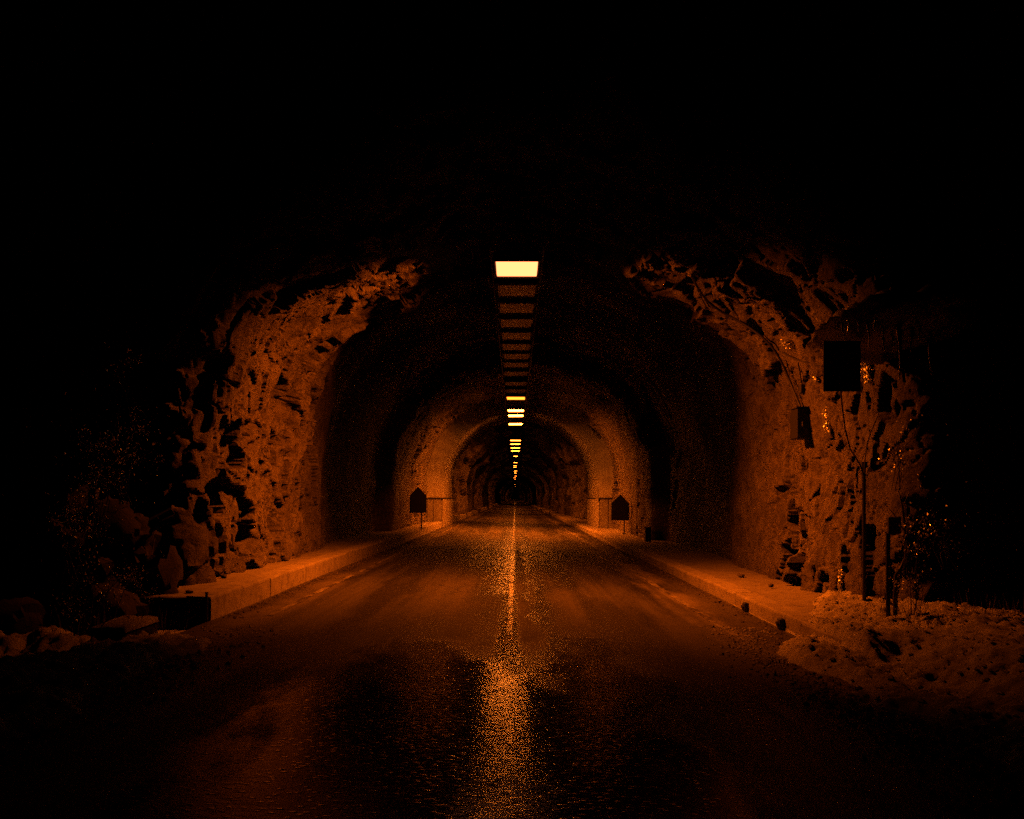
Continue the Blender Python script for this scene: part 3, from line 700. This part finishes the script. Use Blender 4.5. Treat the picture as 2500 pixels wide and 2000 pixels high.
bush(2225, 1290, 9.2, .26, .26, 8, 650, "ice-glazed bush with a bright glint to the right of the marker post", 7, .1)
bush(2235, 1400, 9.2, .30, .22, 9, 650, "low ice-glazed bush behind the snow bank", 8, .1)
bush(2310, 1290, 9.0, .12, .2, 5, 300, "small ice-glazed bush at the far right edge of the light", 9, .1)

# ------------------------------------------------------------------ boulders at the left of the mouth
BL = [(-4.95, 9.85, .25, (.5, .45, .5)), (-4.75, 10.5, .55, (.42, .42, .5)), (-5.3, 8.6, .15, (.35, .3, .3)), (-4.85, 10.3, 1.1, (.4, .35, .4)), (-5.3, 10.1, 1.0, (.5, .4, .5))]
BLab = ["rounded boulder at the foot of the left rock corner", "boulder wedged behind the walkway end", "small low boulder in the dark left verge", "small boulder perched high on the left pile", "flat boulder perched on the left pile"]
for i, (x, y, z, r) in enumerate(BL):
    b = blob("boulder", r, 31 + i * 7, DIM_STONE, None, 4, .55); b.data.set_sharp_from_angle(angle=math.radians(30)); b.location = (x, y, z); b.rotation_euler.z = i * 1.3; tag(b, BLab[i], "boulder", "boulders left of the tunnel mouth")

# ------------------------------------------------------------------ snow
def snow_sheet(name, x0, x1, y0, y1, hfun, step=.025, kind="stuff", label=None, cat=None):
    xs = np.arange(x0, x1, step); ys = np.arange(y0, y1, step); X, Y = np.meshgrid(xs, ys)
    Z = hfun(X, Y); o = link(name, grid_mesh(name, np.stack([X, Y, Z], -1), True), SNOW)
    o["kind"] = kind
    if label: o["label"] = label
    if cat: o["category"] = cat
    return o
def lump(X, Y, s): 
    a, e, c = facets(X * 7 + .5 * fbm(X * 5, Y * 5, 2, s), Y * 7, s, .4)
    return .05 * fbm(X * 1.6, Y * 1.6, 3, s) + .038 * fbm(X * 6, Y * 6, 5, s + 1, .65) + .02 * a * sstep(0, .25, e) + .02 * fbm(X * 19, Y * 19, 2, s + 2)
def rsnow(X, Y):     # heap in the right gutter and bank over the walkway's end
    j = .25 * fbm(X * 2, Y * 2, 4, 15); j2 = .35 * fbm(X * 1.5, Y * 1.5, 4, 5)
    t = sstep(3.6, 4.3, X); lift = sstep(3.50, 3.56, X) * (sstep(8.0, 8.35, Y) * (1 - t) + sstep(5.0, 8.8, Y) * t)
    base = zroad(np.minimum(X, 3.5)) * (1 - lift) + .085 * lift
    left = 2.86 + .10 * np.sin(Y * 1.3) + .55 * sstep(9.3, 10.5, Y)
    mg = sstep(left - .05, left + .45, X + j) * np.where(X < 3.53, sstep(10.6, 9.6, Y + j), 1)
    lim = np.minimum(10.2 + (X - 3.6) * 2.4, 12.9)
    mb_ = np.where(X > 3.5, sstep(.2, -.6, Y + j2 - lim), 1)
    gx = 3.68 + .10 * (9 - Y)
    dip = 1 - .2 * np.exp(-((X + .25 * fbm(X * 3, Y * 3, 3, 8) - gx) / .16) ** 2) * sstep(7.2, 8.2, Y)
    h = .10 + (.15 * sstep(3.7, 4.9, X) - .18 * sstep(4.9, 6.6, X) + .10 * fbm(X * 1.1, Y * 1.1, 3, 77)) * sstep(12.5, 9.5, Y) + .05 * sstep(3.4, 4.4, X) * sstep(9.5, 7.0, Y) + lump(X, Y, 220) * 1.2
    return base - .05 + mg * mb_ * dip * (h + .05)
snow_sheet("snow_bank", 2.7, 8.0, 3.0, 13.2, rsnow)
def clods(name, n, fx, lo=.006, hi=.028):
    v = []; f = []
    for k in range(n):
        x, y, z = fx(); r = rng.uniform(0, 1) ** 3 * (hi - lo) + lo; i = len(v)
        for q in ((1, 0, 0), (0, 1, 0), (-1, 0, 0), (0, -1, 0), (0, 0, 1), (0, 0, -1)):
            w_ = np.array(q) * r * rng.uniform(.6, 1.3); v.append((x + w_[0], y + w_[1], z + w_[2] * .7 + r * .3))
        for a_, b_ in ((0, 1), (1, 2), (2, 3), (3, 0)): f += [(i + a_, i + b_, i + 4), (i + b_, i + a_, i + 5)]
    o = link(name, pydata(name, v, f), SNOW, None, False); o["kind"] = "stuff"; return o
def c_right():
    y = rng.uniform(4.0, 10.8); x = 2.86 + .10 * math.sin(y * 1.3) + rng.normal() * .22 - abs(rng.normal()) * .10; x = min(x, 3.45)
    return x, y, float(road_z(x, y))
clods("snow_crumbs", 2600, c_right)
def c_bank():
    x, y = rng.uniform(3.0, 6.5), rng.uniform(4.0, 12.5); return x, y, float(rsnow(np.array([[x]]), np.array([[y]]))[0, 0])
clods("snow_crumbs", 3500, c_bank, .006, .035)
def c_left():
    y = rng.uniform(4.5, 9.5); x = -3.1 + rng.normal() * .25; x = max(x, -3.55); return x, y, float(road_z(x, y))
clods("snow_crumbs", 900, c_left)
def c_kerb():
    y = rng.uniform(10, 30); x = 3.46 - abs(rng.normal()) * .12 if rng.uniform() < .5 else -3.6 + abs(rng.normal()) * .10; return x, y, float(road_z(x, y))
clods("gutter_grit", 1800, c_kerb, .006, .03).data.materials[0] = ROCK
def lsnow(X, Y):
    j = .3 * fbm(X * 1.6, Y * 1.6, 4, 25)
    m = sstep(-3.0, -3.35, X + j * .7 - .0 * Y) * sstep(9.0, 8.4, Y + j)
    holes = sstep(-.05, .25, fbm(X * 1.3 + 3, Y * .8, 4, 27))
    return zroad(np.maximum(X, -3.6)) - .07 + m * (.16 * holes - .01 + lump(X, Y, 230) * 1.3 + .05 * sstep(-3.8, -5, X))
snow_sheet("snow_bank", -7.2, -2.7, 3.0, 9.6, lsnow, .03)
for i, (x, y, w_, L, h, lb) in enumerate(((-4.02, 8.45, .34, .75, .25, "snow-capped low concrete block in line with the left kerb"),)):
    o = empty("kerb_block", (x, y, .05), .05 * i, label=lb, cat="concrete block")
    MB().box((0, 0, h / 2), (w_, L, h), bev=.02).build("block", DIM_STONE, o)  # concrete block coloured dark in place of the dim light there
    nx_, ny_ = 22, 34; X, Y = np.meshgrid(np.linspace(-.5, .5, nx_), np.linspace(-.5, .5, ny_))
    e = np.clip(1 - np.maximum(np.abs(X), np.abs(Y)) * 2, 0, 1); Z = h + .002 + .07 * np.sqrt(e) * (1 + .5 * fbm(X * 5 + i, Y * 5, 3, 3)) 
    link("snow_cap", grid_mesh("snow_cap", np.stack([X * w_ * 1.1, Y * L * 1.05, Z - .03 * (e < .01)], -1), True), SNOW, o)
o = empty("edge_post", (-3.69, 9.80, .1), label="short dark post at the near end of the left kerb", cat="post")
MB().tube([(0, 0, 0), (0, 0, .36)], .016, 8).build("post_shaft", DARK, o); MB().tube([(0, 0, .36), (0, 0, .375)], .019, 8).build("cap", DARK, o)
for i, (px, py, lb) in enumerate(((410, 1568, "upright stub of frozen snow standing at the left road edge"), (388, 1572, "low bent clump of frozen snow beside the upright stub"))):
    p = at(px, py, 8.6); b = blob("snow_stub", (.03 + .03 * i, .04, .075 - .03 * i), 71 + i, SNOW, None, 3, .3); b.location = (p.x, 8.6, p.z + .03); tag(b, lb, "snow clump")
# dead grass stalks along the left verge and the edge of the right snow bank
gm = MB()
for k in range(420):
    if k % 2: x, y, z = random.uniform(-5.2, -3.7), random.uniform(8.0, 9.6), .12
    else: x, y, z = random.uniform(4.2, 6.2), random.uniform(8.6, 10.0), .2
    h = random.uniform(.08, .34); dx, dy = random.uniform(-.12, .12), random.uniform(-.08, .08)
    gm.tube([(x, y, z), (x + dx * .4, y + dy * .4, z + h * .6), (x + dx, y + dy, z + h)], [.003, .0025, .001], 3, False)
g = gm.build("dead_grass", plain("dry_stalk", (.16, .12, .07), .6), None); g["kind"] = "stuff"
# loose stones fallen along the walkways and gutters
st = [(-4.1, 10.3, .40, .045, "small stone on the left walkway near its end"), (-4.3, 12.1, .42, .06, "stone on the left walkway against the foot of the rock"), (4.35, 13.9, .1, .05, "stone on the right walkway below the wall cabinet"), (4.3, 15.6, .1, .06, "stone on the right walkway well inside the tunnel"), (3.35, 13.4, -.1, .03, "little stone in the right gutter")]
for i, (x, y, z, r, lb) in enumerate(st):
    b = blob("loose_stone", (r, r * .8, r * .65), 91 + i, ROCK, None, 2, .35); b.location = (x, y, z + r * .4); tag(b, lb, "stone", "loose stones along the tunnel kerbs")
